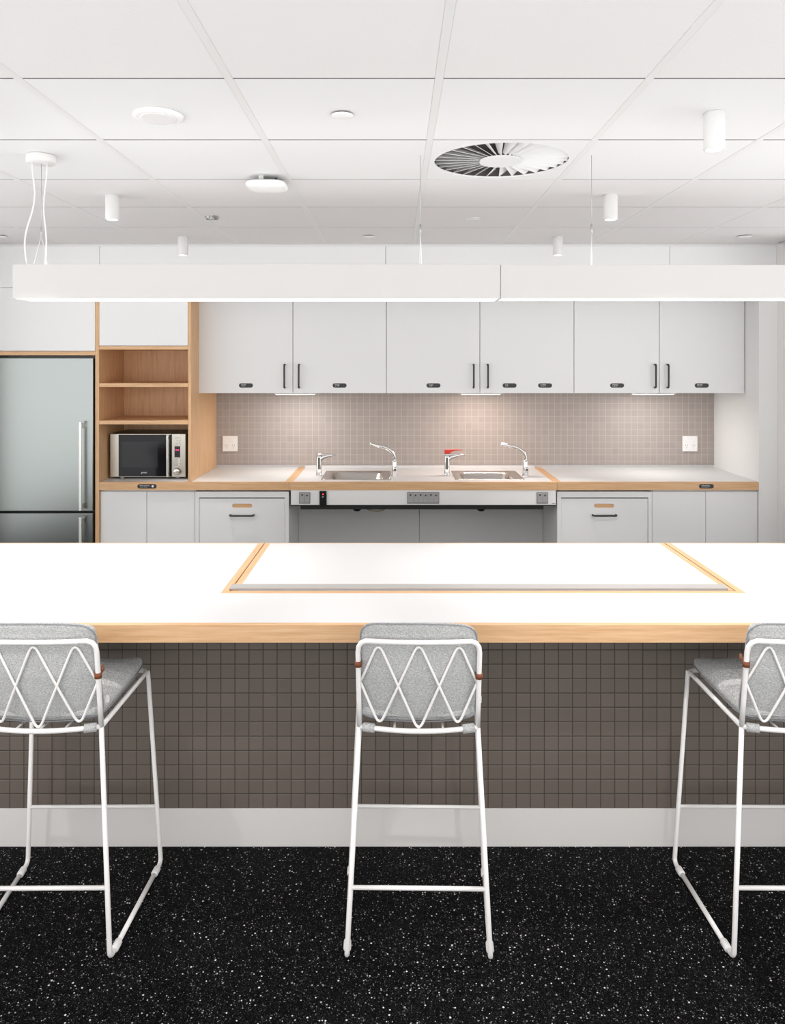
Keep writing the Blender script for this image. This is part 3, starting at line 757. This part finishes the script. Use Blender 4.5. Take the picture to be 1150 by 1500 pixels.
b = MB(); b.box(-.571, 1.197, YI1-.012, YI1, ZTb, ZT, WOODX); build('back_edge', b, r, 'oak back edge')
for a, c in ((GX0+.0018, -.571), (1.197, GX1-.0018)):
    b = MB(); b.box(a, c, GY+.004, YI1, ZTb, ZT, WOODY); build('side_edge', b, r, 'oak side edge')
b = MB(); b.box(-.604, 1.203, GY+.006, GY+.058, ZT+.0004, ZT+.008, mat('grey_strip', lin(176, 172, 169), .45), .002); build('cover_strip', b, r, 'grey metal cover strip')

# ------------------------------------------------------------------ bar stools
TR = .0073
def bsurf(u, v, off=0.):
    """the slightly bowed plane of the backrest"""
    hw = .172+.002*v
    return Vector((u*hw, -.180-.045*v-.028*(1-u*u)*(1-.35*v)+off, .665+.267*v))
def cushion(b, fn, n, m, nz=1):
    """closed pillow: fn(u,v,w) with w in 0..1 through the thickness"""
    bm = bmesh.new()
    def sq(u, v, p=.0):
        # pull the square's corners in for a rounded outline
        k = 1-.075*(abs(u)**8*abs(v)**8)
        return u*k, v*k
    G = [[[None]*(n+1) for _ in range(n+1)] for _ in range(2)]
    for w in (0, 1):
        for i in range(n+1):
            for j in range(n+1):
                u, v = sq(-1+2*i/n, -1+2*j/n); G[w][i][j] = bm.verts.new(fn(u, v, w))
    for w in (0, 1):
        for i in range(n):
            for j in range(n): bm.faces.new((G[w][i][j], G[w][i+1][j], G[w][i+1][j+1], G[w][i][j+1]))
    for i in range(n):
        for (a, c) in (((i, 0), (i+1, 0)), ((i, n), (i+1, n)), ((0, i), (0, i+1)), ((n, i), (n, i+1))):
            bm.faces.new((G[0][a[0]][a[1]], G[0][c[0]][c[1]], G[1][c[0]][c[1]], G[1][a[0]][a[1]]))
    bmesh.ops.recalc_face_normals(bm, faces=bm.faces)
    b._merge(bm, m, True)
def make_stool(label, wobph):
    r = thing('bar_stool', label, 'bar stool', (0, 0, 0), 'white wire bar stools along the island')
    RF = lambda s: Vector((s*.2065, -.207, .0115)); FF = lambda s: Vector((s*.227, .213, .0115))
    J = lambda s: Vector((s*.172, -.180, .665)); FT = lambda s: Vector((s*.193, .180, .680))
    for s in (-1, 1):
        d = (FF(s)-RF(s)).normalized()
        b = MB(); b.tube(fillet([J(s), RF(s), RF(s)+d*.045], .030, 8), TR, POWDER, 12); build('leg', b, r)
        b = MB(); b.tube(fillet([FT(s), FF(s), FF(s)-d*.045], .030, 8), TR, POWDER, 12); build('leg', b, r)
        b = MB(); b.tube([RF(s)+d*.045, FF(s)-d*.045], TR, POWDER, 12); rail = build('floor_rail', b, r)
        for p in (RF(s)+d*.030, FF(s)-d*.066):
            b = MB(); b.tube([p, p+d*.004, p+d*.032, p+d*.036], [.009, .0113, .0113, .009], POWDER, 12); build('glide', b, rail, 'white glide sleeve')
    def onleg(s, top, foot, z):
        t = (z-foot.z)/(top.z-foot.z); return foot.lerp(top, t)
    for top, foot in ((J, RF), (FT, FF)):
        b = MB(); b.tube([onleg(-1, top(-1), foot(-1), .208), onleg(1, top(1), foot(1), .208)], TR*.85, POWDER, 12); build('footrest', b, r)
    b = MB(); b.tube(fillet([J(-1), FT(-1)+Vector((0, .004, 0)), FT(1)+Vector((0, .004, 0)), J(1)], .028, 8), TR, POWDER, 12)
    b.tube([bsurf(u, 0) for u in [-1+k/8 for k in range(17)]], TR, POWDER, 12); build('seat_frame', b, r)
    # backrest hoop
    hoop = [bsurf(-1, v) for v in (0, .3, .6, .86)] + [bsurf(-.985, .93), bsurf(-.94, .975), bsurf(-.86, 1.0)] + [bsurf(u, 1.0+.004*math.cos(u*2)) for u in (-.7, -.5, -.25, 0, .25, .5, .7)] + [bsurf(.86, 1.0), bsurf(.94, .975), bsurf(.985, .93)] + [bsurf(1, v) for v in (.86, .6, .3, 0)]
    b = MB(); b.tube(hoop, TR, POWDER, 12); build('back_frame', b, r)
    for pts in ([(-.965, .52), (-.66, .985), (.0, -.02), (.66, .985), (.965, .52)], [(-.965, .50), (-.66, .02), (.0, 1.0), (.66, .02), (.965, .50)]):
        path = []
        P2 = fillet([(u*.175, 0, v*.267) for u, v in pts], .034, 8)
        dense = []
        for a, c in zip(P2[:-1], P2[1:]):
            n = max(1, int((c-a).length/.02))
            for q in range(n): dense.append(a.lerp(c, q/n))
        dense.append(P2[-1])
        path = [bsurf(p.x/.175, p.z/.267, .0065) for p in dense]
        b = MB(); b.tube(path, .0038, POWDER, 8); build('wire_lattice', b, r)
    for x in (-.07, .0, .07):
        b = MB(); y0 = bsurf(x/.172, 0).y
        b.tube([(x, y0, .663), (x, y0+.05, .661), (x, .17, .670), (x, .184, .680)], .0035, POWDER, 8); build('seat_wire', b, r)
    # cushions
    def backc(u, v, w):
        vv = .045 + (v+1)/2*1.125
        top = (.004-.011*max(0, u)**2-.003*min(0, u)**2)*max(0, v)
        p = bsurf(u*.985, vv)
        e = max(abs(u), abs(v)); th = .020+.024*(1-e**5)
        groove = -.0055*math.exp(-((v-.80)/.05)**2) - .003*math.exp(-(u/.03)**2)*0
        y = .0155 + (th+.004*math.sin(3*u+wobph)) * w + (0 if w else -.0052*(1-e**6)) + (groove if w else .006*math.exp(-((v-.78)/.06)**2))
        lean = .012*max(0, v-.6)
        return (p.x*(1-.02*max(0, v)), p.y+y+.02*max(0, -v), p.z+top)
    b = MB(); cushion(b, backc, 26, FAB); bc = build('back_cushion', b, r, sub=1)
    edge = []
    n = 26
    for k in range(4*n):
        s_, q = divmod(k, n); t = -1+2*q/n
        u, v = ((t, -1), (1, t), (-t, 1), (-1, -t))[s_]
        kk = 1-.075*(abs(u)**8*abs(v)**8); edge.append((u*kk, v*kk))
    b = MB(); b.tube([Vector(backc(u, v, 0)) for u, v in edge], .0022, FABD, 6, closed=True); build('piping', b, bc, 'darker piped seam')
    def seatc(u, v, w):
        hw = .172+.014*(v+1)/2
        x = u*hw; y = .006+v*.186
        e = max(abs(u), abs(v)); th = .016+.026*(1-e**6)
        g = -.013*(math.exp(-((v-.40)/.045)**2)+math.exp(-((v+.25)/.045)**2)+math.exp(-((u)/.05)**2)*.6)*(1-e**8)
        z = .6885+.010*(v+1)/2 - .012*(1-e*e)*(1-w)
        z += (th+g+.003*math.sin(5*u+2*v))*w
        return (x, y, z+.006*abs(u)**3*(1 if v > .5 else .3))
    b = MB(); cushion(b, seatc, 26, FAB); sc = build('seat_cushion', b, r, sub=1)
    b = MB(); b.tube([Vector(seatc(u, v, .15)) for u, v in edge], .0022, FABD, 6, closed=True); build('piping', b, sc, 'darker piped seam')
    for s, v in ((-1, .73), (1, .60)):
        p = bsurf(s, v)
        b = MB(); b.tube([p+Vector((0, 0, -.008)), p+Vector((0, 0, .008))], .0105, LEATH, 14)
        b.tube([p+Vector((0, .008, 0)), p+Vector((s*.004, .026, .006)), p+Vector((-s*.002, .040, .012))], [.004, .005, .004], LEATH, 8); build('leather_strap', b, r, 'brown leather strap')
        b = MB(); pts = [bsurf(s*u, 0) for u in (.93, .87, .80, .74)]; b.tube(pts, .0125, FAB, 14); build('fabric_tab', b, r, 'grey fabric tab')
    b = MB(); p = bsurf(1, .22); b.box(p.x+.002, p.x+.013, p.y+.035, p.y+.037, p.z, p.z+.020, TEXTW); build('care_tag', b, bc, 'small white fabric tag')
    return r
GS = 'white wire bar stools along the island'
st = make_stool('middle bar stool of white steel wire with grey cushions, tucked under the island edge', .6)
st.location = (.069, 2.39, 0); st.rotation_euler = (0, 0, math.radians(-1.0))
dup(st, (-1.031, 2.39, 0), 'left bar stool of white steel wire with grey cushions, below the fridge side', GS, math.radians(.5))
dup(st, (1.180, 2.39, 0), 'right bar stool of white steel wire with grey cushions, cut by the right edge', GS, math.radians(-.5))
